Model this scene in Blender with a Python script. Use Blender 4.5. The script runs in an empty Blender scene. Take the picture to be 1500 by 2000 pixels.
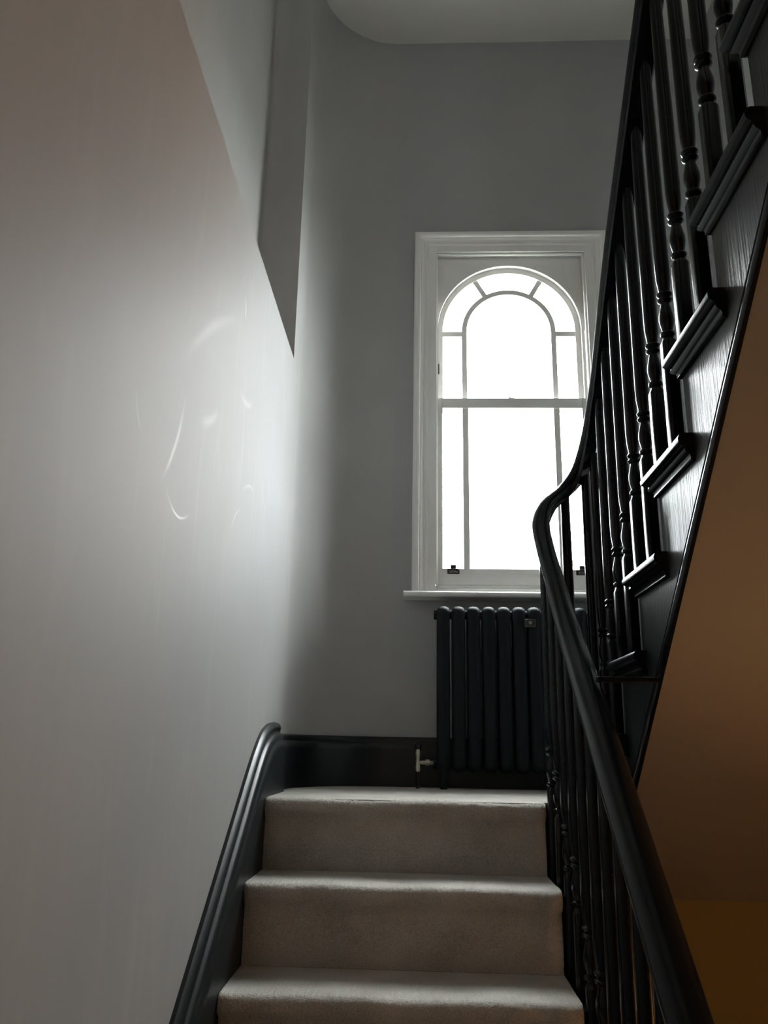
import bpy, bmesh, math, random
from mathutils import Vector, Matrix
random.seed(7)
S = bpy.context.scene
COL = S.collection
PI = math.pi

# ------------------------------------------------------------------ camera
cam_d = bpy.data.cameras.new('camera')
cam_d.sensor_fit = 'VERTICAL'
cam_d.sensor_height = 36.0
cam_d.lens = 1580.0 / 2000.0 * 36.0
cam_d.clip_start = 0.02
cam_d.clip_end = 500
cam = bpy.data.objects.new('camera', cam_d)
COL.objects.link(cam)
_r = Vector((0.999002, 0.040604, 0.018601))
_d = Vector((0.006548, 0.278827, -0.960319))
_f = Vector((-0.044180, 0.959482, 0.278283))
cam.matrix_world = Matrix(((_r.x, -_d.x, -_f.x, 0), (_r.y, -_d.y, -_f.y, 0), (_r.z, -_d.z, -_f.z, 0), (0, 0, 0, 1)))
S.camera = cam

# ------------------------------------------------------------------ world, portal, exposure
SKY = 47.0
LAMP_W = 8.5
FILL_PENDANT_W = 11.0
w = bpy.data.worlds.new('overcast')
S.world = w
w.use_nodes = True
nt = w.node_tree
bg = nt.nodes['Background']
tc = nt.nodes.new('ShaderNodeTexCoord')
nz = nt.nodes.new('ShaderNodeTexNoise')
nz.inputs['Scale'].default_value = 2.2
nz.inputs['Detail'].default_value = 5
nz.inputs['Distortion'].default_value = 0.4
cr = nt.nodes.new('ShaderNodeValToRGB')
cr.color_ramp.elements[0].position = 0.38
cr.color_ramp.elements[0].color = (0.70, 0.74, 0.78, 1)
cr.color_ramp.elements[1].position = 0.62
cr.color_ramp.elements[1].color = (0.96, 1.0, 1.0, 1)
nt.links.new(tc.outputs['Generated'], nz.inputs['Vector'])
nt.links.new(nz.outputs['Fac'], cr.inputs['Fac'])
nt.links.new(cr.outputs['Color'], bg.inputs['Color'])
bg.inputs['Strength'].default_value = SKY

pl = bpy.data.lights.new('window_portal', 'AREA')
pl.shape = 'RECTANGLE'
pl.size, pl.size_y = 1.24, 1.82
pl.cycles.is_portal = True
po = bpy.data.objects.new('window_portal', pl)
po.location = (0.42, 3.60, 1.45)
po.rotation_euler = (-PI / 2, 0, 0)
COL.objects.link(po)

vs = S.view_settings
vs.view_transform = 'Standard'
vs.look = 'None'
vs.gamma = 1.0
vs.exposure = 0.0
vs.use_curve_mapping = False
S.cycles.use_denoising = True
S.cycles.use_adaptive_sampling = True
S.cycles.adaptive_threshold = 0.04
S.cycles.max_bounces = 7
S.cycles.diffuse_bounces = 4
S.cycles.glossy_bounces = 3
S.cycles.transparent_max_bounces = 16
S.cycles.caustics_reflective = False
S.cycles.caustics_refractive = False
S.cycles.sample_clamp_indirect = 6.0

# ------------------------------------------------------------------ dimensions (metres, camera at the origin)
Y1, Z1, G, H = 2.533, -0.154, 0.2333, 0.1992       # landing nosing, landing level, going, rise
YB = 3.43                                          # window wall
XL = -0.50                                         # left wall
XR = 1.43                                          # right wall
CEIL = 3.58
FLOOR = Z1 - 7 * H
RC = 0.38                                          # radius of the rounded corner
LEDGE, REC_Y, REC_X = 1.463, 2.878, -0.655
YF = -2.4
UY, UZ, UG, UH = 2.136, 0.4436, 0.2342, 0.1992     # upper flight: nosing of the third tread
XS = 0.570                                         # face of the open string
XBL, XBU = 0.400, 0.567                            # baluster rows


def uy(k): return UY - (k - 3) * UG


def uz(k): return UZ + (k - 3) * UH


# ------------------------------------------------------------------ materials
def mat(name, col, rough=0.5, spec=0.5, metal=0.0, noise=None, bump=None, coat=0.0):
    m = bpy.data.materials.new(name)
    m.use_nodes = True
    t = m.node_tree
    b = t.nodes['Principled BSDF']
    b.inputs['Base Color'].default_value = (*col, 1)
    b.inputs['Roughness'].default_value = rough
    b.inputs['Specular IOR Level'].default_value = spec
    b.inputs['Metallic'].default_value = metal
    b.inputs['Coat Weight'].default_value = coat
    b.inputs['Coat Roughness'].default_value = 0.12
    if noise or bump:
        c = t.nodes.new('ShaderNodeTexCoord')
    if noise:
        sc, lo, hi = noise[0], noise[1], noise[2]
        n = t.nodes.new('ShaderNodeTexNoise')
        n.inputs['Scale'].default_value = sc
        n.inputs['Detail'].default_value = 6
        t.links.new(c.outputs['Object'], n.inputs['Vector'])
        r = t.nodes.new('ShaderNodeValToRGB')
        r.color_ramp.elements[0].position = 0.3
        r.color_ramp.elements[1].position = 0.7
        r.color_ramp.elements[0].color = (*[x * lo for x in col], 1)
        r.color_ramp.elements[1].color = (*[min(1, x * hi) for x in col], 1)
        t.links.new(n.outputs['Fac'], r.inputs['Fac'])
        t.links.new(r.outputs['Color'], b.inputs['Base Color'])
    if bump:
        sc, st, dist = bump
        n2 = t.nodes.new('ShaderNodeTexNoise')
        n2.inputs['Scale'].default_value = sc
        n2.inputs['Detail'].default_value = 4
        t.links.new(c.outputs['Object'], n2.inputs['Vector'])
        bp = t.nodes.new('ShaderNodeBump')
        bp.inputs['Strength'].default_value = st
        bp.inputs['Distance'].default_value = dist
        t.links.new(n2.outputs['Fac'], bp.inputs['Height'])
        t.links.new(bp.outputs['Normal'], b.inputs['Normal'])
    return m


M = {}
WALLC = (0.400, 0.404, 0.403)
M['wall'] = mat('grey_emulsion', WALLC, 0.60, 0.10, noise=(3, 0.975, 1.02), bump=(140, 0.05, 0.002))
M['ceiling'] = mat('white_ceiling_paint', (0.90, 0.885, 0.83), 0.8, 0.3, noise=(2, 0.98, 1.01))
M['soffit'] = mat('soffit_paint', (0.34, 0.31, 0.29), 0.7, 0.3, noise=(3, 0.96, 1.03), bump=(60, 0.08, 0.003))
M['mustard'] = mat('ochre_wall_paint', (0.36, 0.27, 0.11), 0.7, 0.3, noise=(3, 0.96, 1.03))
M['white'] = mat('white_satin_paint', (0.86, 0.85, 0.82), 0.35, 0.5, noise=(9, 0.97, 1.02))
M['black'] = mat('charcoal_gloss_paint', (0.006, 0.007, 0.010), 0.22, 0.27, noise=(14, 0.85, 1.15), bump=(30, 0.12, 0.002))
M['string'] = mat('charcoal_brushed_paint', (0.010, 0.011, 0.014), 0.31, 0.85, noise=(14, 0.85, 1.15))
M['skirt'] = mat('dark_skirting_paint', (0.011, 0.014, 0.016), 0.36, 0.42, noise=(12, 0.9, 1.1), bump=(40, 0.08, 0.002))
M['radiator'] = mat('anthracite_radiator_paint', (0.007, 0.011, 0.014), 0.55, 0.22, noise=(20, 0.9, 1.1))
M['bracket'] = mat('bracket_grey_metal', (0.06, 0.06, 0.055), 0.4, 0.5, 0.3, noise=(30, 0.9, 1.1))
M['steel'] = mat('brushed_nickel', (0.62, 0.56, 0.48), 0.32, 0.5, 1.0, noise=(30, 0.9, 1.05))
M['iron'] = mat('dark_bronze_metal', (0.035, 0.03, 0.028), 0.4, 0.5, 0.6, noise=(40, 0.8, 1.2))
M['stone'] = mat('pale_render', (0.62, 0.58, 0.53), 0.85, 0.2, noise=(20, 0.9, 1.06), bump=(50, 0.3, 0.005))
M['brick'] = mat('orange_brick', (0.50, 0.25, 0.14), 0.9, 0.2, noise=(3, 0.8, 1.15))
M['slate'] = mat('grey_slate', (0.16, 0.17, 0.19), 0.6, 0.3, noise=(2, 0.8, 1.2))
M['ground'] = mat('grey_ground', (0.22, 0.22, 0.20), 0.9, 0.2, noise=(0.2, 0.8, 1.2))
M['brass'] = mat('aged_brass', (0.5, 0.36, 0.16), 0.35, 0.5, 1.0, noise=(20, 0.9, 1.1))
M['wood_floor'] = mat('oak_floor', (0.34, 0.22, 0.12), 0.45, 0.4, noise=(6, 0.8, 1.15))

# brushed streaks on the string (fine relief only)
t = M['string'].node_tree
c = t.nodes.new('ShaderNodeTexCoord')
mp = t.nodes.new('ShaderNodeMapping')
mp.inputs['Scale'].default_value = (1, 70, 3)
mp.inputs['Rotation'].default_value = (math.radians(8), 0, 0)
n = t.nodes.new('ShaderNodeTexNoise')
n.inputs['Scale'].default_value = 2.0
n.inputs['Detail'].default_value = 5
bp = t.nodes.new('ShaderNodeBump')
bp.inputs['Strength'].default_value = 0.4
bp.inputs['Distance'].default_value = 0.004
t.links.new(c.outputs['Object'], mp.inputs['Vector'])
t.links.new(mp.outputs['Vector'], n.inputs['Vector'])
t.links.new(n.outputs['Fac'], bp.inputs['Height'])
t.links.new(bp.outputs['Normal'], t.nodes['Principled BSDF'].inputs['Normal'])

# carpet
m = mat('beige_wool_carpet', (0.42, 0.39, 0.35), 0.95, 0.1)
t = m.node_tree
b = t.nodes['Principled BSDF']
b.inputs['Sheen Weight'].default_value = 0.25
b.inputs['Sheen Roughness'].default_value = 0.4
c = t.nodes.new('ShaderNodeTexCoord')
n1 = t.nodes.new('ShaderNodeTexNoise')
n1.inputs['Scale'].default_value = 260
n1.inputs['Detail'].default_value = 3
n2 = t.nodes.new('ShaderNodeTexNoise')
n2.inputs['Scale'].default_value = 7
n2.inputs['Detail'].default_value = 4
mx = t.nodes.new('ShaderNodeMath')
mx.operation = 'MULTIPLY_ADD'
mx.inputs[1].default_value = 0.55
t.links.new(c.outputs['Object'], n1.inputs['Vector'])
t.links.new(c.outputs['Object'], n2.inputs['Vector'])
t.links.new(n1.outputs['Fac'], mx.inputs[0])
mu = t.nodes.new('ShaderNodeMath')
mu.operation = 'MULTIPLY'
mu.inputs[1].default_value = 0.45
t.links.new(n2.outputs['Fac'], mu.inputs[0])
t.links.new(mu.outputs[0], mx.inputs[2])
r = t.nodes.new('ShaderNodeValToRGB')
r.color_ramp.elements[0].position = 0.32
r.color_ramp.elements[0].color = (0.36, 0.335, 0.30, 1)
r.color_ramp.elements[1].position = 0.68
r.color_ramp.elements[1].color = (0.66, 0.63, 0.585, 1)
t.links.new(mx.outputs[0], r.inputs['Fac'])
t.links.new(r.outputs['Color'], b.inputs['Base Color'])
bp = t.nodes.new('ShaderNodeBump')
bp.inputs['Strength'].default_value = 0.7
bp.inputs['Distance'].default_value = 0.004
t.links.new(n1.outputs['Fac'], bp.inputs['Height'])
t.links.new(bp.outputs['Normal'], b.inputs['Normal'])
M['carpet'] = m

# left wall: emulsion with rubbed scuff marks (thin pale scratches and burnished streaks)
m = mat('scuffed_warmlit_emulsion', (0.406, 0.403, 0.394), 0.60, 0.10, noise=(3, 0.975, 1.02), bump=(140, 0.05, 0.002))  # base colour warmed to carry lamplight; same paint as the other walls
t = m.node_tree
b = t.nodes['Principled BSDF']
c = t.nodes.new('ShaderNodeTexCoord')
base_link = b.inputs['Base Color'].links[0].from_socket


def mnode(op, a, bb=None, cc=None):
    q = t.nodes.new('ShaderNodeMath')
    q.operation = op
    for i, v in enumerate((a, bb, cc)):
        if v is None:
            continue
        if isinstance(v, (int, float)):
            q.inputs[i].default_value = v
        else:
            t.links.new(v, q.inputs[i])
    return q.outputs[0]


sep = t.nodes.new('ShaderNodeSeparateXYZ')
t.links.new(c.outputs['Object'], sep.inputs[0])
PY, PZ = sep.outputs['Y'], sep.outputs['Z']


ARCS = []


def add_arc(p, q, bulge, wdt, amp):
    """a scratch from p to q (wall y, z), bowed sideways by bulge, fading at both ends"""
    (ya, za), (yb, zb) = p, q
    L = math.hypot(yb - ya, zb - za)
    ty, tz = (yb - ya) / L, (zb - za) / L
    al = mnode('ADD', mnode('MULTIPLY', PY, ty / L), mnode('MULTIPLY_ADD', PZ, tz / L, -(ya * ty + za * tz) / L))
    ac = mnode('ADD', mnode('MULTIPLY', PY, -tz), mnode('MULTIPLY_ADD', PZ, ty, ya * tz - za * ty))
    env = mnode('MAXIMUM', mnode('MULTIPLY', mnode('MULTIPLY', al, 4.0), mnode('SUBTRACT', 1.0, al)), 0.0)
    e = mnode('ABSOLUTE', mnode('SUBTRACT', ac, mnode('MULTIPLY', env, bulge)))
    line = mnode('MAXIMUM', mnode('SUBTRACT', 1.0, mnode('DIVIDE', e, wdt)), 0.0)
    ARCS.append(mnode('MULTIPLY', mnode('MULTIPLY', line, env), amp))


SCUFFS = [((1.46, 0.48), (1.57, 0.72), -0.022, 0.009, 0.55), ((1.498, 0.484), (1.68, 0.484), -0.035, 0.0045, 1.0),
          ((1.53, 0.77), (1.98, 1.12), 0.03, 0.020, 0.30), ((2.028, 1.23), (2.045, 1.16), 0.003, 0.010, 0.9),
          ((1.69, 0.70), (1.84, 0.79), -0.01, 0.018, 0.45), ((1.288, 0.60), (1.346, 0.53), -0.012, 0.006, 0.40),
          ((2.04, 0.94), (2.21, 0.975), -0.02, 0.014, 0.50), 
          ((2.05, 0.53), (2.15, 0.63), 0.015, 0.006, 0.55),
          ((2.16, 0.685), (2.32, 0.725), 0.02, 0.007, 0.5), ]
for a_ in SCUFFS:
    add_arc(*a_)
tot = ARCS[0]
for a_ in ARCS[1:]:
    tot = mnode('MAXIMUM', tot, a_)
# cloudy rubbed patches
nn = t.nodes.new('ShaderNodeTexNoise')
mp = t.nodes.new('ShaderNodeMapping')
mp.inputs['Scale'].default_value = (1, 9, 2.2)
nn.inputs['Scale'].default_value = 1.3
nn.inputs['Detail'].default_value = 5
nn.inputs['Distortion'].default_value = 1.2
t.links.new(c.outputs['Object'], mp.inputs['Vector'])
t.links.new(mp.outputs['Vector'], nn.inputs['Vector'])
rb = mnode('MULTIPLY', mnode('MAXIMUM', mnode('SUBTRACT', nn.outputs['Fac'], 0.54), 0.0), 0.7)
allm = mnode('MINIMUM', mnode('ADD', tot, rb), 1.0)
mixc = t.nodes.new('ShaderNodeMix')
mixc.data_type = 'RGBA'
t.links.new(allm, mixc.inputs['Factor'])
t.links.new(base_link, mixc.inputs['A'])
mixc.inputs['B'].default_value = (0.55, 0.545, 0.53, 1)
t.links.new(mixc.outputs['Result'], b.inputs['Base Color'])
rr = mnode('SUBTRACT', 0.56, mnode('MULTIPLY', allm, 0.2))
t.links.new(rr, b.inputs['Roughness'])
M['wall_scuffed_warmlit'] = m

# thin window glass
m = bpy.data.materials.new('window_glass')
m.use_nodes = True
t = m.node_tree
t.nodes.remove(t.nodes['Principled BSDF'])
tr = t.nodes.new('ShaderNodeBsdfTransparent')
tr.inputs['Color'].default_value = (0.97, 0.98, 0.975, 1)
gl = t.nodes.new('ShaderNodeBsdfGlossy')
gl.inputs['Roughness'].default_value = 0.03
lw = t.nodes.new('ShaderNodeLayerWeight')
lw.inputs['Blend'].default_value = 0.5
pw = t.nodes.new('ShaderNodeMath')
pw.operation = 'POWER'
pw.inputs[1].default_value = 5.0
t.links.new(lw.outputs['Facing'], pw.inputs[0])
fr = t.nodes.new('ShaderNodeMath')
fr.operation = 'MULTIPLY_ADD'
fr.inputs[1].default_value = 0.3
fr.inputs[2].default_value = 0.02
t.links.new(pw.outputs[0], fr.inputs[0])
ms = t.nodes.new('ShaderNodeMixShader')
t.links.new(fr.outputs[0], ms.inputs['Fac'])
t.links.new(tr.outputs[0], ms.inputs[1])
t.links.new(gl.outputs[0], ms.inputs[2])
t.links.new(ms.outputs[0], t.nodes['Material Output'].inputs['Surface'])
M['glass'] = m
# lamp shade
m = bpy.data.materials.new('linen_shade')
m.use_nodes = True
t = m.node_tree
t.nodes.remove(t.nodes['Principled BSDF'])
d1 = t.nodes.new('ShaderNodeBsdfDiffuse')
d1.inputs['Color'].default_value = (0.75, 0.6, 0.4, 1)
d2 = t.nodes.new('ShaderNodeBsdfTranslucent')
d2.inputs['Color'].default_value = (0.8, 0.6, 0.38, 1)
ms = t.nodes.new('ShaderNodeMixShader')
t.links.new(d1.outputs[0], ms.inputs[1])
t.links.new(d2.outputs[0], ms.inputs[2])
t.links.new(ms.outputs[0], t.nodes['Material Output'].inputs['Surface'])
M['shade'] = m


# ------------------------------------------------------------------ mesh helpers
class MB:
    def __init__(s):
        s.v, s.f = [], []

    def add(s, vs, fs):
        o = len(s.v)
        s.v += [tuple(p) for p in vs]
        s.f += [tuple(i + o for i in f) for f in fs]
        return s

    def box(s, x0, x1, y0, y1, z0, z1):
        vs = [(x, y, z) for x in (x0, x1) for y in (y0, y1) for z in (z0, z1)]
        return s.add(vs, [(0, 1, 3, 2), (4, 6, 7, 5), (0, 4, 5, 1), (2, 3, 7, 6), (0, 2, 6, 4), (1, 5, 7, 3)])

    def prism(s, poly, axis, a, b):
        """extrude a 2-D polygon along an axis; poly in the two other axes, in order"""
        def P(p, c):
            return {'x': (c, p[0], p[1]), 'y': (p[0], c, p[1]), 'z': (p[0], p[1], c)}[axis]
        n = len(poly)
        vs = [P(p, a) for p in poly] + [P(p, b) for p in poly]
        fs = [(i, (i + 1) % n, n + (i + 1) % n, n + i) for i in range(n)]
        fs += [tuple(range(n))[::-1], tuple(range(n, 2 * n))]
        return s.add(vs, fs)

    def loft(s, rings, caps=True, closed_ring=True, loop=False):
        n = len(rings[0])
        vs = [p for r_ in rings for p in r_]
        fs = []
        m_ = len(rings)
        for i in range(m_ if loop else m_ - 1):
            j2 = (i + 1) % m_
            for j in range(n if closed_ring else n - 1):
                k = (j + 1) % n
                fs.append((i * n + j, i * n + k, j2 * n + k, j2 * n + j))
        if caps and not loop:
            fs.append(tuple(range(n))[::-1])
            fs.append(tuple(range((m_ - 1) * n, m_ * n)))
        return s.add(vs, fs)

    def lathe(s, prof, cx, cy, n=14, cz=0):
        rings = [[(cx + r_ * math.cos(2 * PI * i / n), cy + r_ * math.sin(2 * PI * i / n), cz + z) for i in range(n)] for r_, z in prof]
        return s.loft(rings)

    def tube(s, p, q, r_, n=12):
        p, q = Vector(p), Vector(q)
        d = (q - p).normalized()
        a = d.orthogonal().normalized()
        b_ = d.cross(a)
        rings = [[tuple(c_ + a * (r_ * math.cos(2 * PI * i / n)) + b_ * (r_ * math.sin(2 * PI * i / n))) for i in range(n)] for c_ in (p, q)]
        return s.loft(rings)

    def build(s, name, material, parent=None, smooth=False, bevel=0.0, angle=40, seg=2):
        off = Vector((0, 0, 0))
        p = parent
        while p is not None:
            off += p.location
            p = p.parent
        me = bpy.data.meshes.new(name)
        me.from_pydata([tuple(Vector(v) - off) for v in s.v], [], s.f)
        bm = bmesh.new()
        bm.from_mesh(me)
        bmesh.ops.remove_doubles(bm, verts=bm.verts, dist=1e-6)
        bmesh.ops.recalc_face_normals(bm, faces=bm.faces)
        if bevel:
            es = [e for e in bm.edges if len(e.link_faces) == 2 and e.calc_face_angle(0) > math.radians(30)]
            bmesh.ops.bevel(bm, geom=es, offset=bevel, segments=seg, affect='EDGES', profile=0.5, clamp_overlap=True)
        if smooth:
            for f in bm.faces:
                f.smooth = True
            for e in bm.edges:
                if len(e.link_faces) != 2 or e.calc_face_angle(0) > math.radians(angle):
                    e.smooth = False
        bm.to_mesh(me)
        bm.free()
        me.materials.append(M[material])
        o = bpy.data.objects.new(name, me)
        COL.objects.link(o)
        o.parent = parent
        return o


def tag(o, label=None, cat=None, kind=None, group=None):
    if label:
        o['label'] = label
    if cat:
        o['category'] = cat
    if kind:
        o['kind'] = kind
    if group:
        o['group'] = group
    return o


def thing(name, loc, label, cat, kind=None):
    o = bpy.data.objects.new(name, None)
    o.empty_display_size = 0.1
    o.location = loc
    COL.objects.link(o)
    return tag(o, label, cat, kind)


def struct(o, label, cat):
    return tag(o, label, cat, 'structure')


def arc(cx, cy, r_, a0, a1, n):
    return [(cx + r_ * math.cos(math.radians(a0 + (a1 - a0) * i / n)), cy + r_ * math.sin(math.radians(a0 + (a1 - a0) * i / n))) for i in range(n + 1)]


def catmull(pts, per=8):
    P = [Vector(p) for p in pts]
    P = [P[0] * 2 - P[1]] + P + [P[-1] * 2 - P[-2]]
    out = []
    for i in range(1, len(P) - 2):
        p0, p1, p2, p3 = P[i - 1:i + 3]
        for j in range(per):
            u = j / per
            out.append(0.5 * ((2 * p1) + (p2 - p0) * u + (2 * p0 - 5 * p1 + 4 * p2 - p3) * u * u + (3 * p1 - p0 - 3 * p2 + p3) * u ** 3))
    out.append(P[-2])
    return out


# ------------------------------------------------------------------ the room shell
corner = arc(XL + RC, YB - RC, RC, 180, 90, 28)
mb = MB()
low = [(XL, YF)] + corner + [(XL + RC, YB + 0.086), (-0.95, YB + 0.086), (-0.95, YF)]
mb.prism(low, 'z', FLOOR - 0.05, LEDGE)
rr_ = 0.055
up = [(REC_X, YF)] + arc(REC_X + rr_, REC_Y - rr_, rr_, 180, 90, 10) + [(XL, REC_Y)] + corner + [(XL + RC, YB + 0.086), (-0.95, YB + 0.086), (-0.95, YF)]
mb.prism(up, 'z', LEDGE + 2e-5, CEIL + 0.1)
struct(mb.build('wall_left', 'wall_scuffed_warmlit', smooth=True, angle=20),
       'pale grey scuffed left wall with a tall recess and rounded far corner', 'wall')

OX0, OX1, OZ0, OZ1 = 0.050, 0.800, 0.615, 2.345     # structural opening
mb = MB()
xa, xb = XL + RC, XR + 0.2
for (a0, a1, b0, b1) in ((xa, OX0, FLOOR - 0.05, CEIL + 0.1), (OX1, xb, FLOOR - 0.05, CEIL + 0.1), (OX0, OX1, FLOOR - 0.05, OZ0), (OX0, OX1, OZ1, CEIL + 0.1)):
    mb.box(a0, a1, YB, YB + 0.086, b0, b1)
struct(mb.build('wall_back', 'wall'), 'dark grey shaded end wall around the arched window', 'wall')
struct(MB().box(XR, XR + 0.2, YF, YB, FLOOR - 0.05, CEIL + 0.1).build('wall_right', 'wall'), 'right side wall beyond the upper flight', 'wall')
W2 = (0.25, 0.80, 2.62, 3.12)          # opening for the added fill window, unseen behind the camera
mb = MB()
mb.box(-0.95, W2[0], YF - 0.2, YF, FLOOR - 0.05, CEIL + 0.1).box(W2[1], XR + 0.2, YF - 0.2, YF, FLOOR - 0.05, CEIL + 0.1)
mb.box(W2[0], W2[1], YF - 0.2, YF, FLOOR - 0.05, W2[2]).box(W2[0], W2[1], YF - 0.2, YF, W2[3], CEIL + 0.1)
struct(mb.build('wall_front', 'wall'), 'wall behind the camera with an opening added for fill daylight', 'wall')
struct(MB().box(-0.95, XR + 0.2, YF - 0.2, YB + 0.086, CEIL, CEIL + 0.12).build('ceiling', 'ceiling'), 'cream ceiling with a rounded corner above the stairwell', 'ceiling')
struct(MB().box(-0.95, XR + 0.2, YF - 0.2, YB + 0.086, FLOOR - 0.12, FLOOR).build('floor', 'wood_floor'), 'wooden hall floor at the foot of the stairs', 'floor')
struct(MB().box(REC_X, XR, YF, 0.20, 1.80, uz(11)).build('floor_upper', 'wood_floor'), 'upper floor slab over the hall', 'floor')
struct(MB().box(0.44, XR, 2.63, 2.68, FLOOR, Z1 - 0.2515).build('wall_under_landing', 'mustard'), 'warm yellow lit wall below the landing', 'wall')

# landing slab with fitted carpet
mb = MB()
mb.prism([(XL + 0.004, 2.60), (XR, 2.60), (XR, YB), (XL + RC, YB)] + arc(XL + RC, YB - RC, RC - 0.002, 90, 180, 14), 'z', Z1 - 0.012, Z1)
struct(mb.build('floor_landing', 'carpet'), 'beige carpet of the half landing under the window', 'carpet')
mb = MB()
mb.box(XL, XR, 2.635, YB, Z1 - 0.25, Z1 - 0.0125)
struct(mb.build('floor_landing_slab', 'soffit'), 'underside and edge of the half landing', 'landing')

# skirting around the rounded corner and along the window wall
prof = [(0, 0), (0.006, 0.0), (0.013, -0.005), (0.015, -0.014), (0.013, -0.022), (0.018, -0.028), (0.022, -0.040), (0.024, -0.052), (0.024, -0.196), (0, -0.196)]
plan = [((XL, 2.90), (1, 0))] + [((XL + RC + RC * math.cos(math.radians(a)), YB - RC + RC * math.sin(math.radians(a))), (-math.cos(math.radians(a)), -math.sin(math.radians(a)))) for a in [180 - 90 * i / 24 for i in range(25)]]
plan += [((XR, YB), (0, -1))]
ZSK = Z1 + 0.192
rings = [[(p[0] + n_[0] * u, p[1] + n_[1] * u, ZSK + v) for u, v in prof] for p, n_ in plan]
struct(MB().loft(rings).build('baseboard_back', 'skirt', smooth=True, angle=30), 'near black moulded skirting board curving round the landing corner', 'skirting')

# ------------------------------------------------------------------ outside
mb = MB()
ax, az, ar = 0.4185, 1.915, 0.620
ya, yb = YB + 0.100, YB + 0.145
hole = [(ax - ar, 0.45), (ax - ar, az)] + [(p[0], az + (p[1] - az) * 0.505) for p in arc(ax, az, ar, 180, 0, 28)[1:]] + [(ax + ar, 0.45)]
n = len(hole)
outer = [(-0.95, 0.45)] + [(-0.95, 3.7)] + [(-0.95 + (XR + 1.15) * i / (n - 4), 3.7) for i in range(1, n - 4)] + [(XR + 0.2, 3.7)] + [(XR + 0.2, 0.45)]
vs_, fs_ = [], []
for yy in (ya, yb):
    vs_ += [(p[0], yy, p[1]) for p in hole] + [(p[0], yy, p[1]) for p in outer]
for i in range(n - 1):
    fs_ += [(i, i + 1, n + i + 1, n + i), (2 * n + i, 3 * n + i, 3 * n + i + 1, 2 * n + i + 1), (i, 2 * n + i, 2 * n + i + 1, i + 1)]
mb.add(vs_, fs_)
mb.box(-0.95, XR + 0.2, ya, yb, FLOOR, 0.45)
struct(mb.build('wall_exterior', 'stone'), 'pale masonry outside the window with an arched reveal', 'wall')
struct(MB().box(-60, 60, 4.5, 90, -6.2, -6.0).build('ground_outside', 'ground'), 'ground beyond the window', 'ground')

hs = thing('neighbouring_house', (7.2, 21, -6.0), 'orange brick house corner in the lower right window pane', 'house')
MB().prism([(4.30, -6.0), (10.3, -6.0), (10.3, 3.4), (7.2, 6.2), (4.30, 3.4)], 'y', 20, 26).build('gable_wall', 'brick', hs)
MB().prism([(4.0, 3.15), (7.2, 6.05), (10.6, 3.15), (10.6, 3.4), (7.2, 6.3), (4.0, 3.4)], 'y', 19.8, 26.2).build('roof', 'slate', hs)
ch = MB().box(4.10, 4.95, 20.3, 21.2, 2.6, 4.70).build('chimney_stack', 'brick', hs)
MB().box(4.04, 5.01, 20.24, 21.26, 4.70, 4.80).build('chimney_cap', 'brick', ch)
MB().lathe([(0.13, 0), (0.15, 0.03), (0.12, 0.08), (0.11, 0.32), (0.13, 0.36), (0.10, 0.36)], 4.5, 20.75, 12, 4.80).build('chimney_pot', 'brick', ch, smooth=True)

# window added behind the camera, out of view, to raise the ambient daylight
w2 = thing('added_fill_window', ((W2[0] + W2[1]) / 2, YF, W2[2]), 'small white window added unseen behind the viewer for fill daylight', 'window', 'structure')
mb = MB()
for x in (W2[0], (W2[0] + W2[1]) / 2 - 0.02, W2[1] - 0.04):
    mb.box(x, x + 0.04, YF - 0.12, YF - 0.07, W2[2], W2[3])
mb.box(W2[0], W2[1], YF - 0.12, YF - 0.07, W2[2], W2[2] + 0.05).box(W2[0], W2[1], YF - 0.12, YF - 0.07, W2[3] - 0.05, W2[3])
mb.build('frame', 'white', w2)
for x0, x1 in ((W2[0] + 0.04, (W2[0] + W2[1]) / 2 - 0.02), ((W2[0] + W2[1]) / 2 + 0.02, W2[1] - 0.04)):
    MB().box(x0, x1, YF - 0.097, YF - 0.093, W2[2] + 0.05, W2[3] - 0.05).build('pane', 'glass', w2)
p2 = po.copy()
p2.data = pl.copy()
p2.data.size, p2.data.size_y = 0.56, 0.52
p2.location = (0.525, YF - 0.21, 2.87)
p2.rotation_euler = (PI / 2, 0, 0)
COL.objects.link(p2)

# ------------------------------------------------------------------ window
win = thing('window_1', (0.42, YB, 0.6), 'white sash window with arched top light and moulded rectangular surround', 'window', 'structure')
WX0, WX1, WZ0, WZ1 = -0.033, 0.884, 0.628, 2.408
aprof = [(0, 0), (0, 0.026), (0.006, 0.032), (0.020, 0.034), (0.028, 0.032), (0.031, 0.024), (0.036, 0.024), (0.045, 0.019), (0.050, 0.012), (0.056, 0.012), (0.060, 0.016), (0.066, 0.016), (0.069, 0.010), (0.103, 0.010), (0.103, 0)]
rings = []
for (cx, cz, sx, sz) in ((WX0, WZ0, 1, 0), (WX0, WZ1, 1, -1), (WX1, WZ1, -1, -1), (WX1, WZ0, -1, 0)):
    rings.append([(cx + sx * u, YB - v, cz + sz * u) for u, v in aprof])
MB().loft(rings).build('architrave', 'white', win, bevel=0.0)
# sill board
sp = [(YB + 0.06, 0.603), (YB + 0.06, 0.629), (3.352, 0.629)] + arc(3.352, 0.616, 0.013, 90, 270, 8)[1:-1] + [(3.352, 0.603)]
MB().prism(sp, 'x', -0.066, 0.917).build('sill', 'white', win, smooth=True, angle=30)
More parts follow.
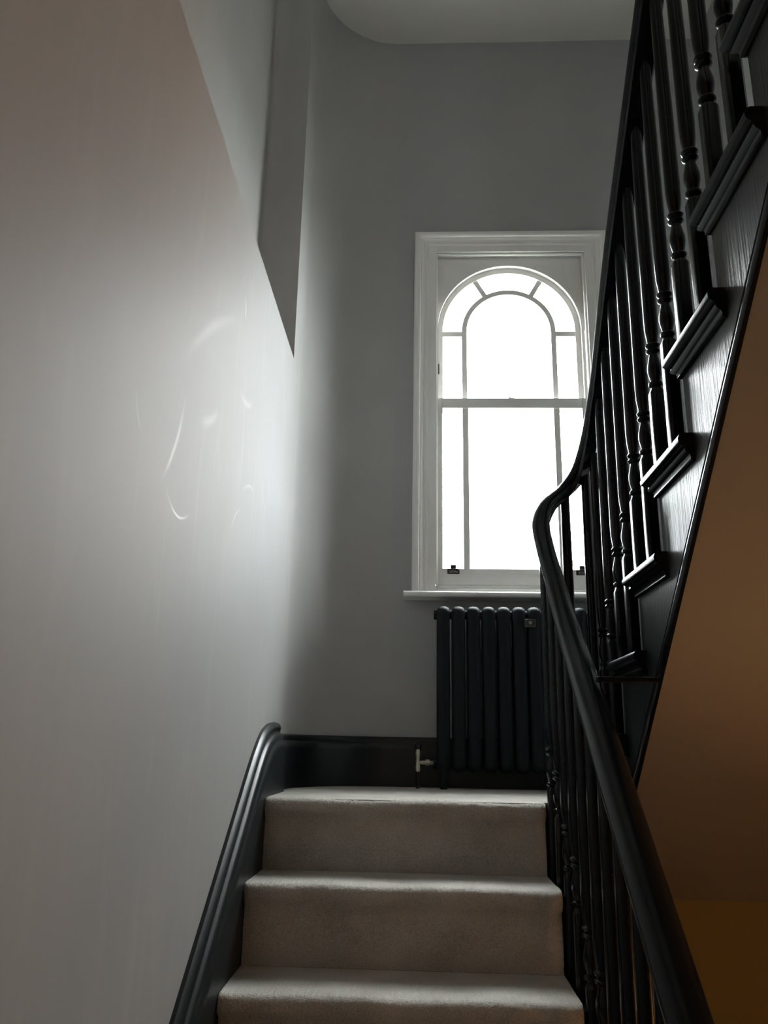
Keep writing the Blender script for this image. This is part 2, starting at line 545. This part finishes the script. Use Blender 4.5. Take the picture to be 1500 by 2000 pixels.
# box-frame linings: jambs, head, stepped bottom rail of the frame
mb = MB()
IX0, IX1, IZ1 = 0.070, 0.781, 2.305
mb.box(OX0, IX0, YB - 0.006, YB + 0.084, 0.629, OZ1 - 0.001)
mb.box(IX1, OX1, YB - 0.006, YB + 0.084, 0.629, OZ1 - 0.001)
mb.box(IX0, IX1, YB - 0.006, YB + 0.084, IZ1, OZ1 - 0.001)
mb.build('frame_lining', 'white', win, bevel=0.003)
mb = MB()
mb.box(IX0, IX1, YB - 0.004, YB + 0.084, 0.629, 0.655)
mb.box(IX0, IX1, YB + 0.010, YB + 0.084, 0.655, 0.672)
mb.build('frame_sill', 'white', win, bevel=0.003)
# staff bead just inside the lining
mb = MB()
mb.box(IX0, IX0 + 0.010, YB + 0.002, YB + 0.016, 0.672, IZ1)
mb.box(IX1 - 0.010, IX1, YB + 0.002, YB + 0.016, 0.672, IZ1)
mb.box(IX0 + 0.010, IX1 - 0.010, YB + 0.002, YB + 0.016, IZ1 - 0.010, IZ1)
mb.build('staff_bead', 'white', win, bevel=0.003)

ACX, ACZ = 0.4185, 1.915


def ring_arch(mb, r0, r1, y0, y1, a0=180, a1=0, n=32, cz=ACZ):
    A, B = arc(ACX, cz, r0, a0, a1, n), arc(ACX, cz, r1, a0, a1, n)
    rings = [[(a[0], y0, a[1]), (a[0], y1, a[1]), (b_[0], y1, b_[1]), (b_[0], y0, b_[1])] for a, b_ in zip(A, B)]
    return mb.loft(rings)


# spandrel panel with arched cut-out
mb = MB()
R0 = 0.340
hole = [(IX0, ACZ - 0.02)] + [(ACX - R0, ACZ - 0.02)] + arc(ACX, ACZ, R0, 180, 0, 36) + [(ACX + R0, ACZ - 0.02), (IX1, ACZ - 0.02)]
poly = hole + [(IX1, IZ1), (IX0, IZ1)]
A = arc(ACX, ACZ, R0, 180, 0, 36)
top = [(IX0 + (IX1 - IX0) * i / 36, IZ1) for i in range(37)]
mb.loft([[(a[0], YB + 0.040, a[1]), (a[0], YB + 0.060, a[1]), (b_[0], YB + 0.060, b_[1]), (b_[0], YB + 0.040, b_[1])] for a, b_ in zip(A, top)])
mb.prism([(ACX - R0, ACZ), (IX0, IZ1), (IX0, ACZ)], 'y', YB + 0.040, YB + 0.060)
mb.prism([(ACX + R0, ACZ), (IX1, ACZ), (IX1, IZ1)], 'y', YB + 0.040, YB + 0.060)
mb.build('arched_panel', 'white', win)
mb = MB()
ring_arch(mb, 0.352, 0.338, YB + 0.030, YB + 0.045)
for sx in (-0.352, 0.338):
    mb.box(ACX + sx, ACX + sx + 0.014, YB + 0.030, YB + 0.058, 1.549, ACZ)
mb.build('arch_bead', 'white', win, smooth=True, angle=40)

# upper sash
us = MB()
ring_arch(us, 0.345, 0.314, YB + 0.058, YB + 0.098)
us.box(IX0 + 0.004, ACX - 0.314, YB + 0.058, YB + 0.098, 1.505, ACZ)
us.box(ACX + 0.314, IX1 - 0.004, YB + 0.058, YB + 0.086, 1.505, ACZ)
us.box(ACX - 0.317, ACX + 0.317, YB + 0.058, YB + 0.098, 1.510, 1.548)
us = us.build('upper_sash', 'white', win, smooth=True, angle=30)
gb = MB()
ring_arch(gb, 0.2235, 0.1995, YB + 0.062, YB + 0.094, n=28)
gb.box(ACX - 0.2235, ACX - 0.1995, YB + 0.062, YB + 0.094, 1.548, ACZ)
gb.box(ACX + 0.1995, ACX + 0.2235, YB + 0.062, YB + 0.094, 1.548, ACZ)
gb.build('arched_glazing_bar', 'white', us, smooth=True, angle=30)
for sx in (-1, 1):
    MB().box(ACX + sx * 0.2195, ACX + sx * 0.3175, YB + 0.064, YB + 0.092, 1.890, 1.915).build('cross_bar', 'white', us)
    a = math.radians(90 - sx * 30)
    ca, sa = math.cos(a), math.sin(a)
    q = 0.012
    ring = [(ACX + rr * ca + s_ * q * sa, ACZ + rr * sa - s_ * q * ca) for rr, s_ in ((0.219, -1), (0.219, 1), (0.319, 1), (0.319, -1))]
    MB().prism(ring, 'y', YB + 0.064, YB + 0.092).build('radial_bar', 'white', us)
yg0, yg1 = YB + 0.076, YB + 0.080
# panes of the upper sash
MB().prism([(ACX - 0.2035, 1.547), (ACX - 0.2035, ACZ)] + arc(ACX, ACZ, 0.2035, 180, 0, 24)[1:-1] + [(ACX + 0.2035, ACZ), (ACX + 0.2035, 1.547)], 'y', yg0, yg1).build('pane', 'glass', us)
for a0, a1 in ((179, 121.5), (118.5, 61.5), (58.5, 1)):
    MB().prism(arc(ACX, ACZ, 0.3175, a0, a1, 12) + arc(ACX, ACZ, 0.2195, a1, a0, 12), 'y', yg0, yg1).build('pane', 'glass', us)
MB().box(ACX - 0.3175, ACX - 0.2195, yg0, yg1, 1.547, 1.896).build('pane', 'glass', us)
MB().box(ACX + 0.2195, ACX + 0.3175, yg0, yg1, 1.547, 1.896).build('pane', 'glass', us)

# lower sash
ls = MB()
y0, y1 = YB + 0.017, YB + 0.055
ls.box(IX0 + 0.002, 0.099, y0, y1, 0.672, 1.548)
ls.box(0.741, IX1 - 0.002, y0, y1, 0.672, 1.548)
ls.box(0.099, 0.741, y0, y1, 0.672, 0.747)
ls.box(0.099, 0.741, y0, y1, 1.500, 1.548)
ls = ls.build('lower_sash', 'white', win, bevel=0.002)
for x in (0.2065, 0.622):
    MB().box(x - 0.0135, x + 0.0135, y0 + 0.004, y1 - 0.004, 0.746, 1.501).build('glazing_bar', 'white', ls)
for x0, x1 in ((0.098, 0.197), (0.216, 0.6125), (0.6315, 0.742)):
    MB().box(x0, x1, YB + 0.034, YB + 0.038, 0.746, 1.501).build('pane', 'glass', ls)
for x in (0.147, 0.700):
    lf = MB()
    lf.box(x - 0.026, x + 0.026, y0 - 0.004, y0, 0.722, 0.745)
    lf.box(x - 0.012, x + 0.012, y0 - 0.008, y0, 0.740, 0.762)
    pr = [(y0, 0.726), (y0 - 0.020, 0.724), (y0 - 0.026, 0.732), (y0 - 0.026, 0.742), (y0 - 0.021, 0.742), (y0 - 0.020, 0.733), (y0, 0.733)]
    lf.prism(pr, 'x', x - 0.018, x + 0.018)
    tag(lf.build('sash_lift', 'iron', ls, bevel=0.0015), 'dark metal sash lift')
MB().box(0.405, 0.432, y0 + 0.004, y0 + 0.030, 1.548, 1.553).tube((0.418, y0 + 0.016, 1.553), (0.406, y0 + 0.016, 1.566), 0.004, 8).build('sash_catch', 'white', ls)
for x in (IX0 + 0.0125, IX1 - 0.0125):
    MB().box(x - 0.004, x + 0.004, YB + 0.050, YB + 0.060, 1.690, 1.740).build('sash_stop', 'iron', us, bevel=0.001)

# ------------------------------------------------------------------ carpeted lower flight
st = thing('carpeted_staircase', (0, 0.9, FLOOR), 'beige carpeted flight of stairs with charcoal strings climbing to the landing', 'staircase')
CX0, CX1 = -0.456, 0.376
NSEG = 260
for k in range(0, 7):
    yf, zt = Y1 - k * G, Z1 - k * H
    yr = yf + 0.026
    yback = (Y1 - (k - 1) * G + 0.026) if k > 0 else 2.602
    zb = zt - H + (0.0 if k < 6 else 0.002)
    outl = [(yr + 0.002, zb), (yr, zb + 0.05), (yr - 0.001, zt - 0.09), (yr - 0.003, zt - 0.055)]
    outl += [(yf + 0.024 + 0.024 * math.cos(math.radians(a)), zt - 0.024 + 0.024 * math.sin(math.radians(a))) for a in range(236, 89, -14)]
    outl += [(yf + 0.06, zt + 0.001), (yf + 0.11, zt), (yback - 0.05, zt), (yback, zt)]
    inn = [(yback, zt - 0.012), (yr + 0.02, zt - 0.012), (yr + 0.02, zb)]
    prof = outl + inn
    rings = []
    for i in range(NSEG + 1):
        u = i / NSEG
        x = CX0 + (CX1 - CX0) * u
        ring = []
        for j, (y, z) in enumerate(prof):
            dy = dz = 0
            if 2 < j < len(outl) - 2:
                dy = random.uniform(-1, 1) * 0.0016 + 0.0012 * math.sin(u * 21 + k * 3)
                dz = random.uniform(-1, 1) * 0.0014 + 0.0012 * math.sin(u * 13 + k * 5)
            # the ends of the nosing are rounded off
            e = min(u, 1 - u) * (CX1 - CX0)
            if j >= 3 and j < len(outl) and e < 0.02:
                dy += 0.007 * (1 - e / 0.02) ** 2 * (1 if z > zt - 0.06 else 0)
            ring.append((x, y + dy, z + dz))
        rings.append(ring)
    MB().loft(rings).build('carpeted_step', 'carpet', st, smooth=True, angle=70)
# timber carcass: each tread board with its moulded end, each riser
tread_prof = [(0, 0), (0.022, 0), (0.028, -0.005), (0.031, -0.013), (0.028, -0.021), (0.022, -0.026), (0.015, -0.027), (0.016, -0.033), (0.011, -0.041), (0.005, -0.046), (0.005, -0.055), (0, -0.055)]
XLS = 0.425
for k in range(0, 7):
    yf, zt = Y1 - k * G + 0.010, Z1 - k * H - 0.013
    yback = Y1 - (k - 1) * G + 0.05
    if k > 0:
        tr_ = MB().box(CX0, XLS, yf + 0.006, yback, zt - 0.026, zt).build('tread', 'black', st)
        ring = [[(XLS + u, y, zt + v) for u, v in tread_prof] for y in (yf, yback - 0.02)]
        MB().loft(ring).build('nosing_return', 'black', st, smooth=True, angle=35)
    MB().box(CX0, XLS - 0.002, yf + 0.040, yf + 0.058, zt - H + 0.001, zt - 0.027).build('riser', 'black', st)
# cut outer string
poly = [(Y1 - 7 * G + 0.05, FLOOR)]
for k in range(6, -1, -1):
    y = Y1 - k * G + 0.045
    poly += [(y, Z1 - (k + 1) * H - 0.04 if k < 6 else FLOOR + 0.05), (y, Z1 - k * H - 0.04)]
poly += [(2.64, Z1 - 0.04), (2.64, Z1 - 0.42), (Y1 - 6.2 * G + 0.33, FLOOR)]
MB().prism(poly, 'x', XLS - 0.022, XLS).build('outer_string', 'string', st)
# wall string: moulded, easing over into the landing skirting
sprof = [(0, 0.0), (0.010, 0.002), (0.019, -0.005), (0.023, -0.017), (0.019, -0.030), (0.021, -0.036), (0.028, -0.040), (0.033, -0.048), (0.033, -0.060), (0.036, -0.067), (0.041, -0.076), (0.043, -0.088), (0.043, -0.46), (0, -0.46)]
pts = [(0.75, -1.40), (1.10, -1.13), (1.84, -0.547), (2.07, -0.368), (2.29, -0.1975), (2.44, -0.082), (2.54, -0.012), (2.63, 0.036), (2.72, 0.060), (2.81, 0.070), (2.90, 0.070)]
path = catmull([(0, y, z) for y, z in pts], 6)
rings = []
for i, p in enumerate(path):
    a, b_ = path[max(0, i - 1)], path[min(len(path) - 1, i + 1)]
    sl = math.atan2(b_.z - a.z, b_.y - a.y)
    ring = []
    for u, v in sprof:
        yy, zz = p.y - v * 0, p.z
        if v > -0.1:
            yy, zz = p.y - math.sin(sl) * v * 0.9, p.z + math.cos(sl) * v * 0.9
        else:
            yy, zz = p.y - math.sin(sl) * -0.088 * 0.9, max(FLOOR + 0.001, p.z + v)
        ring.append((XL + u, yy, max(FLOOR + 0.001, zz)))
    rings.append(ring)
tag(MB().loft(rings).build('wall_string', 'skirt', st, smooth=True, angle=35), 'glossy charcoal moulded string along the left wall')

# ------------------------------------------------------------------ open-string upper flight
ut = thing('open_string_staircase', (1.0, 2.57, Z1), 'charcoal open string upper flight with moulded tread ends and plain brown soffit', 'staircase')
NT = 10
u_prof = [(0, 0), (0.022, 0), (0.029, -0.004), (0.033, -0.012), (0.032, -0.021), (0.026, -0.027), (0.0185, -0.0285), (0.0185, -0.033), (0.0205, -0.036), (0.018, -0.042), (0.011, -0.047), (0.009, -0.053), (0.0095, -0.058), (0.004, -0.061), (0, -0.061)]
for k in range(1, NT + 1):
    y, z = uy(k), uz(k)
    MB().box(XS, XR - 0.002, y - UG - 0.03, y - 0.004, z - 0.028, z - 0.001).build('tread', 'black', ut, bevel=0.004)
    # nosing return: near end cut square, far end mitred round the front
    yn = y - UG - 0.064
    rings = [[(XS - u, yn, z + v) for u, v in u_prof], [(XS - u, y - 0.033 + u, z + v) for u, v in u_prof]]
    MB().loft(rings).build('nosing_return', 'black', ut, smooth=True, angle=35)
    fr_ = [[(x + (-u if x < 1 else 0), y - 0.033 + u, z + v) for u, v in u_prof] for x in (XS, XR - 0.002)]
    MB().loft(fr_).build('nosing', 'black', ut, smooth=True, angle=35)
    MB().box(XS + 0.002, XR - 0.002, y - 0.051, y - 0.033, z - UH, z - 0.028).build('riser', 'black', ut)


def sb(y): return 0.1547 - 0.853 * (y - 1.97)


poly = []
for k in range(1, NT + 1):
    y, z = uy(k) - 0.033, uz(k) - 0.03
    poly += [(y, z - UH), (y, z)]
yend = uy(NT + 1) - 0.0
poly += [(yend, uz(NT) - 0.03), (yend, sb(yend))]
poly[0] = (uy(1) - 0.033, sb(uy(1) - 0.033))
MB().prism(poly, 'x', XS, XS + 0.028).build('string', 'string', ut)
# bead along the lower edge of the string
bprof = [(0.0, 0.034), (0.006, 0.032), (0.009, 0.026), (0.006, 0.020), (0.010, 0.014), (0.012, 0.0), (0.008, -0.010), (0.0, -0.012)]
rings = [[(XS - u, y, sb(y) + v) for u, v in bprof] for y in (2.64, 0.1)]
MB().loft(rings).build('string_bead', 'black', ut, smooth=True, angle=40)
# landing edge across the narrow well
MB().box(0.384, XS + 0.020, 2.535, 2.599, Z1 - 0.040, Z1).build('landing_nosing', 'black', ut, bevel=0.008, seg=3)
MB().box(XLS + 0.001, XS - 0.001, 2.552, 2.572, Z1 - 0.25, Z1 - 0.040).build('landing_apron', 'string', ut)
# sloping soffit
mb = MB()
mb.prism([(2.632, sb(2.632) - 0.008), (0.02, sb(0.02) - 0.008), (0.02, sb(0.02) - 0.0005), (2.632, sb(2.632) - 0.0005)], 'x', XS + 0.0005, XR - 0.001)
tag(mb.build('soffit', 'soffit', ut), 'smooth warm brown sloping soffit')

# ------------------------------------------------------------------ balustrade with one continuous handrail
bl = thing('balustrade', (0.48, 2.55, Z1), 'charcoal turned balusters under a continuous handrail sweeping round the well', 'balustrade')


def lr(y): return -0.2056 + 0.8538 * (y - 1.595)


def ur(y): return 1.325 + 0.862 * (2.152 - y)


hp = [(XBL, 0.72, lr(0.72)), (XBL, 1.1, lr(1.1)), (XBL, 1.595, lr(1.595)), (XBL, 2.0, lr(2.0)), (XBL - 0.004, 2.18, 0.302), (XBL - 0.011, 2.33, 0.470), (XBL - 0.018, 2.43, 0.590), (XBL - 0.016, 2.50, 0.685),
      (0.415, 2.545, 0.762), (0.478, 2.566, 0.820), (0.530, 2.548, 0.890), (0.556, 2.49, 0.985), (XBU - 0.002, 2.40, 1.090), (XBU, 2.29, 1.200), (XBU, 2.152, 1.325), (XBU, 1.7, ur(1.7)), (XBU, 1.2, ur(1.2)), (XBU, 0.16, ur(0.16))]
hpath = catmull(hp, 9)
rprof = [(-0.021, -0.026), (-0.024, -0.018), (-0.0225, -0.010), (-0.029, -0.003), (-0.0315, 0.006), (-0.029, 0.016), (-0.021, 0.024), (-0.010, 0.0285), (0, 0.030)]
rprof = rprof + [(-u, v) for u, v in reversed(rprof[:-1])]
rprof = [(u * 1.14 + 0.002, v * 1.10) for u, v in rprof]


def rail_rings(path):
    rings = []
    for i, p in enumerate(path):
        tg = (path[min(len(path) - 1, i + 1)] - path[max(0, i - 1)]).normalized()
        rt = tg.cross(Vector((0, 0, 1))).normalized()
        upv = rt.cross(tg)
        k_ = 1.0
        if 0.37 < p.x < 0.575 and 2.05 < p.y:
            k_ = 1.0 - 0.20 * min(1.0, (p.y - 2.05) / 0.30)
        rings.append([tuple(p + rt * (u * k_) + upv * (v * k_)) for u, v in rprof])
    return rings


jl = min(range(len(hpath)), key=lambda i: abs(hpath[i].y - 2.34) + abs(hpath[i].x - XBL) * 5)
MB().loft(rail_rings(hpath)).build('handrail', 'black', bl, smooth=True, angle=50)
hr = bl.children[0]
a, b_ = hpath[jl], hpath[jl + 1]
MB().loft([[tuple(Vector(q) + (Vector(q) - c_) * 0.014) for q in r_] for c_, r_ in ((a, rail_rings([a, b_])[0]), (a + (b_ - a) * 0.10, rail_rings([a + (b_ - a) * 0.1, b_])[0]))]).build('handrail_joint', 'black', hr)


def railz(x, y, low_side):
    best, bz = 9, 0
    for p in hpath:
        if low_side is True and (p.x > 0.44):
            continue
        if low_side is False and (p.x < 0.52):
            continue
        d = abs(p.y - y) + (0 if low_side is not None else abs(p.x - x))
        if d < best:
            best, bz = d, p.z
    return bz


def baluster_mesh(length, B, fat):
    """square block, ring, vase, beads and a slender tapering shaft; base at z = 0"""
    mb = MB()
    hw = 0.0168
    n = 16

    def sq(hw_, z):
        out = []
        for i in range(n):
            a = 2 * PI * (i + 0.5) / n
            cx_, sy_ = math.cos(a), math.sin(a)
            m_ = max(abs(cx_), abs(sy_))
            out.append((hw_ * cx_ / m_, hw_ * sy_ / m_, z))
        return out

    def ci(r_, z):
        return [(r_ * math.cos(2 * PI * (i + 0.5) / n), r_ * math.sin(2 * PI * (i + 0.5) / n), z) for i in range(n)]
    rings = [sq(hw, 0), sq(hw, B - 0.020)]
    s2 = []
    for f in (0.35, 0.8):
        s2.append([tuple(a * (1 - f) + c_ * f for a, c_ in zip(p, q)) for p, q in zip(sq(hw, B - 0.020 + 0.016 * f), ci(0.0115, B - 0.020 + 0.016 * f))])
    rings += s2
    prof = [(0.0105, B - 0.004), (0.0150, B - 0.001), (0.0160, B + 0.003), (0.0150, B + 0.007), (0.0108, B + 0.010),
            (0.0125, B + 0.018), (0.0150, B + 0.030), (0.0160, B + 0.040), (0.0152, B + 0.052), (0.0120, B + 0.068), (0.0098, B + 0.080),
            (0.0098, B + 0.083), (0.0145, B + 0.086), (0.0160, B + 0.090), (0.0145, B + 0.094), (0.0112, B + 0.096), (0.0112, B + 0.098),
            (0.0150, B + 0.101), (0.0165, B + 0.105), (0.0150, B + 0.109), (0.0118, B + 0.112),
            (0.0125, B + 0.120), (0.0150, B + 0.140), (0.0160, B + 0.17)]
    top = length
    for f in (0.35, 0.7, 1.0):
        z = B + 0.17 + (top - B - 0.17) * f
        prof.append((0.0160 - 0.0028 * f, z))
    rings += [ci(r_ * fat, z) for r_, z in prof]
    mb.loft(rings)
    return mb


BM_CACHE = {}


def baluster(x, y, z0, ztop, B, fat=1.10):
    L = round(ztop - z0, 3)
    key = (L, B, fat)
    loc = Vector((x, y, z0)) - bl.location
    if key not in BM_CACHE:
        mb = baluster_mesh(L, B, fat)
        mb.v = [tuple(Vector(v) + bl.location) for v in mb.v]
        o = mb.build('baluster', 'black', bl, smooth=True, angle=42)
        BM_CACHE[key] = o
    else:
        o = BM_CACHE[key].copy()
        COL.objects.link(o)
        o.parent = bl
    o.location = loc
    return o


# lower flight: two on each tread
for k in range(1, 7):
    for off, Bq in ((-0.05, 0.265), (0.45, 0.200)):
        y = Y1 - (k - 1 + off) * G
        baluster(XBL, y, Z1 - k * H - 0.013, railz(XBL, y, True) - 0.020, Bq, 1.22)
# newel posts ending the rail below and above
for (x, y, z0, z1, nm) in ((XBL, 0.72, FLOOR, lr(0.72) + 0.06, 'newel_post'), (XBU, 0.16, uz(11), ur(0.16) + 0.06, 'newel_post')):
    mb = MB()
    Lh = z1 - z0
    mb.box(x - 0.04, x + 0.04, y - 0.04, y + 0.04, z0, z0 + Lh * 0.3)
    mb.lathe([(0.036, Lh * 0.3), (0.028, Lh * 0.33), (0.036, Lh * 0.42), (0.026, Lh * 0.62), (0.034, Lh * 0.66)], x, y, 16, z0)
    mb.box(x - 0.04, x + 0.04, y - 0.04, y + 0.04, z0 + Lh * 0.66, z1)
    mb.lathe([(0.045, 0), (0.05, 0.01), (0.035, 0.025), (0.045, 0.05), (0.02, 0.085), (0.001, 0.09)], x, y, 16, z1)
    mb.build(nm, 'black', bl, smooth=True, angle=40)
# landing balusters round the well end
baluster(0.478, 2.574, Z1, 0.808, 0.26)
baluster(0.404, 2.578, Z1, 0.735, 0.26)
baluster(0.545, 2.558, Z1, 0.915, 0.26)
# upper flight: two on each tread
for k in range(1, NT + 1):
    for off, B in ((0.38, 0.205), (0.88, 0.275)):
        y = uy(k) - off * UG
        baluster(XBU, y, uz(k) - 0.0005, railz(XBU, y, False) - 0.020, B)
# flat iron brace from the handrail to the string
mb = MB()
mb.box(XBL + 0.018, XS - 0.010, 1.946, 1.964, 0.154, 0.167)
tag(mb.build('brace_bar', 'black', bl, bevel=0.002), 'flat iron brace from handrail to string')

# ------------------------------------------------------------------ column radiator
ra = thing('radiator', (0.42, 3.27, Z1), 'anthracite column radiator standing under the arched window', 'radiator')
PX, NS = 0.0612, 12
RX0 = 0.0984
rt_, rb_ = 0.556, -0.092
YFR, YBK = 3.272, 3.352


def section_mesh(x):
    mb = MB()
    path = []
    rad = 0.030
    for cy, cz, a0 in ((YBK - rad, rt_ - rad, 0), (YFR + rad, rt_ - rad, 90), (YFR + rad, rb_ + rad, 180), (YBK - rad, rb_ + rad, 270)):
        for i in range(7):
            a = math.radians(a0 + 15 * i)
            path.append((cy + rad * math.cos(a), cz + rad * math.sin(a), math.cos(a), math.sin(a)))
    rings = []
    for (y, z, ny, nz_) in path:
        ring = []
        for i in range(12):
            a = 2 * PI * i / 12
            u, v = 0.0262 * math.cos(a), 0.0150 * math.sin(a)
            ring.append((x + u, y - ny * 0.014 + ny * v, z - nz_ * 0.014 + nz_ * v))
        rings.append(ring)
    mb.loft(rings, loop=True)
    # inner column
    mb.tube((x, (YFR + YBK) / 2, rb_ + 0.02), (x, (YFR + YBK) / 2, rt_ - 0.02), 0.013, 10)
    return mb


sec0 = section_mesh(RX0).build('column_section', 'radiator', ra, smooth=True, angle=60)
for i in range(1, NS):
    o = sec0.copy()
    COL.objects.link(o)
    o.parent = ra
    o.location.x = sec0.location.x + i * PX
xe = RX0 + (NS - 1) * PX
for z in (rt_ - 0.032, rb_ + 0.035):
    mb = MB().tube((RX0 - 0.026, 3.312, z), (xe + 0.026, 3.312, z), 0.019, 16)
    mb.build('header_pipe', 'radiator', ra, smooth=True, angle=50)
for x, s in ((RX0 - 0.026, -1), (xe + 0.026, 1)):
    for z in (rt_ - 0.032, rb_ + 0.035):
        MB().tube((x, 3.312, z), (x + s * 0.012, 3.312, z), 0.0215, 8).build('end_cap', 'radiator', ra)
for x in (RX0, xe):
    mb = MB().box(x - 0.012, x + 0.012, YFR + 0.004, YFR + 0.028, Z1, rb_ + 0.02).box(x - 0.012, x + 0.012, YBK - 0.028, YBK - 0.004, Z1, rb_ + 0.02)
    mb.box(x - 0.014, x + 0.014, YFR - 0.002, YFR + 0.034, Z1, Z1 + 0.008)
    mb.build('foot', 'radiator', ra, bevel=0.003)
bk = MB().box(0.424, 0.468, 3.262, 3.276, 0.470, 0.503).build('wall_bracket', 'bracket', ra, bevel=0.003)
MB().tube((0.446, 3.257, 0.487), (0.446, 3.263, 0.487), 0.007, 10).tube((0.4398, 3.27, 0.487), (0.4398, 3.36, 0.487), 0.004, 8).build('screw', 'steel', bk)
# valve and tail pipe
vx, vy = -0.001, 3.30
va = MB().lathe([(0.0075, -0.092), (0.011, -0.091), (0.011, -0.072), (0.0095, -0.070), (0.0095, -0.040), (0.011, -0.038), (0.011, -0.020), (0.0085, -0.008)], vx, vy, 14)
va.tube((vx, vy, -0.058), (0.030, vy + 0.003, -0.058), 0.0085, 12).tube((0.028, vy + 0.003, -0.058), (0.044, vy + 0.004, -0.058), 0.0125, 8).tube((0.044, vy + 0.005, -0.058), (RX0 - 0.03, 3.312, -0.057), 0.008, 12)
va = tag(va.build('valve', 'steel', ra, smooth=True, angle=40), 'brushed nickel radiator valve')
MB().lathe([(0.012, -0.008), (0.0135, -0.004), (0.0135, 0.010), (0.010, 0.014)], vx, vy, 12).build('valve_cap', 'iron', va, smooth=True, angle=40)
MB().tube((vx, vy, Z1), (vx, vy, -0.091), 0.0065, 12).build('tail_pipe', 'iron', va, smooth=True)

# ------------------------------------------------------------------ warm lamp down in the hall (out of frame)
lx, ly = 1.12, 1.15
fl = thing('floor_lamp', (lx, ly, FLOOR), 'brass floor lamp with linen shade lighting the hall under the stairs', 'lamp')
MB().lathe([(0.13, 0), (0.13, 0.012), (0.05, 0.025), (0.015, 0.04)], lx, ly, 24, FLOOR).build('base', 'brass', fl, smooth=True, angle=40)
MB().tube((lx, ly, FLOOR + 0.03), (lx, ly, FLOOR + 0.80), 0.011, 12).build('pole', 'brass', fl, smooth=True)
n = 28
rings = [[(lx + r_ * math.cos(2 * PI * i / n), ly + r_ * math.sin(2 * PI * i / n), z) for i in range(n)] for r_, z in ((0.17, FLOOR + 0.72), (0.11, FLOOR + 0.95))]
MB().loft(rings, caps=False).build('shade', 'shade', fl, smooth=True)
MB().lathe([(0.012, 0.79), (0.016, 0.80), (0.016, 0.815), (0.004, 0.82)], lx, ly, 12, FLOOR).build('bulb_holder', 'brass', fl)
ld = bpy.data.lights.new('bulb_light', 'POINT')
ld.energy = LAMP_W
ld.color = (1.0, 0.58, 0.24)
ld.shadow_soft_size = 0.035
lo = bpy.data.objects.new('bulb_light', ld)
lo.parent = fl
lo.location = (0, 0, 0.86)
COL.objects.link(lo)

# ------------------------------------------------------------------ pendant added out of view behind the camera for warm fill light
px_, py_ = -0.12, -0.95
pn = thing('added_fill_pendant', (px_, py_, 1.80), 'small linen pendant added unseen behind the viewer for warm fill light', 'lamp')
MB().lathe([(0.05, 1.78), (0.05, 1.80)], px_, py_, 16).build('ceiling_rose', 'white', pn)
MB().tube((px_, py_, 1.32), (px_, py_, 1.78), 0.004, 8).build('flex', 'iron', pn)
rings = [[(px_ + r_ * math.cos(2 * PI * i / n), py_ + r_ * math.sin(2 * PI * i / n), z) for i in range(n)] for r_, z in ((0.19, 1.08), (0.12, 1.30))]
MB().loft(rings, caps=False).build('shade', 'shade', pn, smooth=True)
MB().lathe([(0.016, 1.27), (0.016, 1.33)], px_, py_, 12).build('bulb_holder', 'white', pn)
ld = bpy.data.lights.new('fill_pendant_light', 'POINT')
ld.energy = FILL_PENDANT_W
ld.color = (1.0, 0.70, 0.44)
ld.shadow_soft_size = 0.035
lo = bpy.data.objects.new('fill_pendant_light', ld)
lo.parent = pn
lo.location = (0, 0, -0.60)
COL.objects.link(lo)
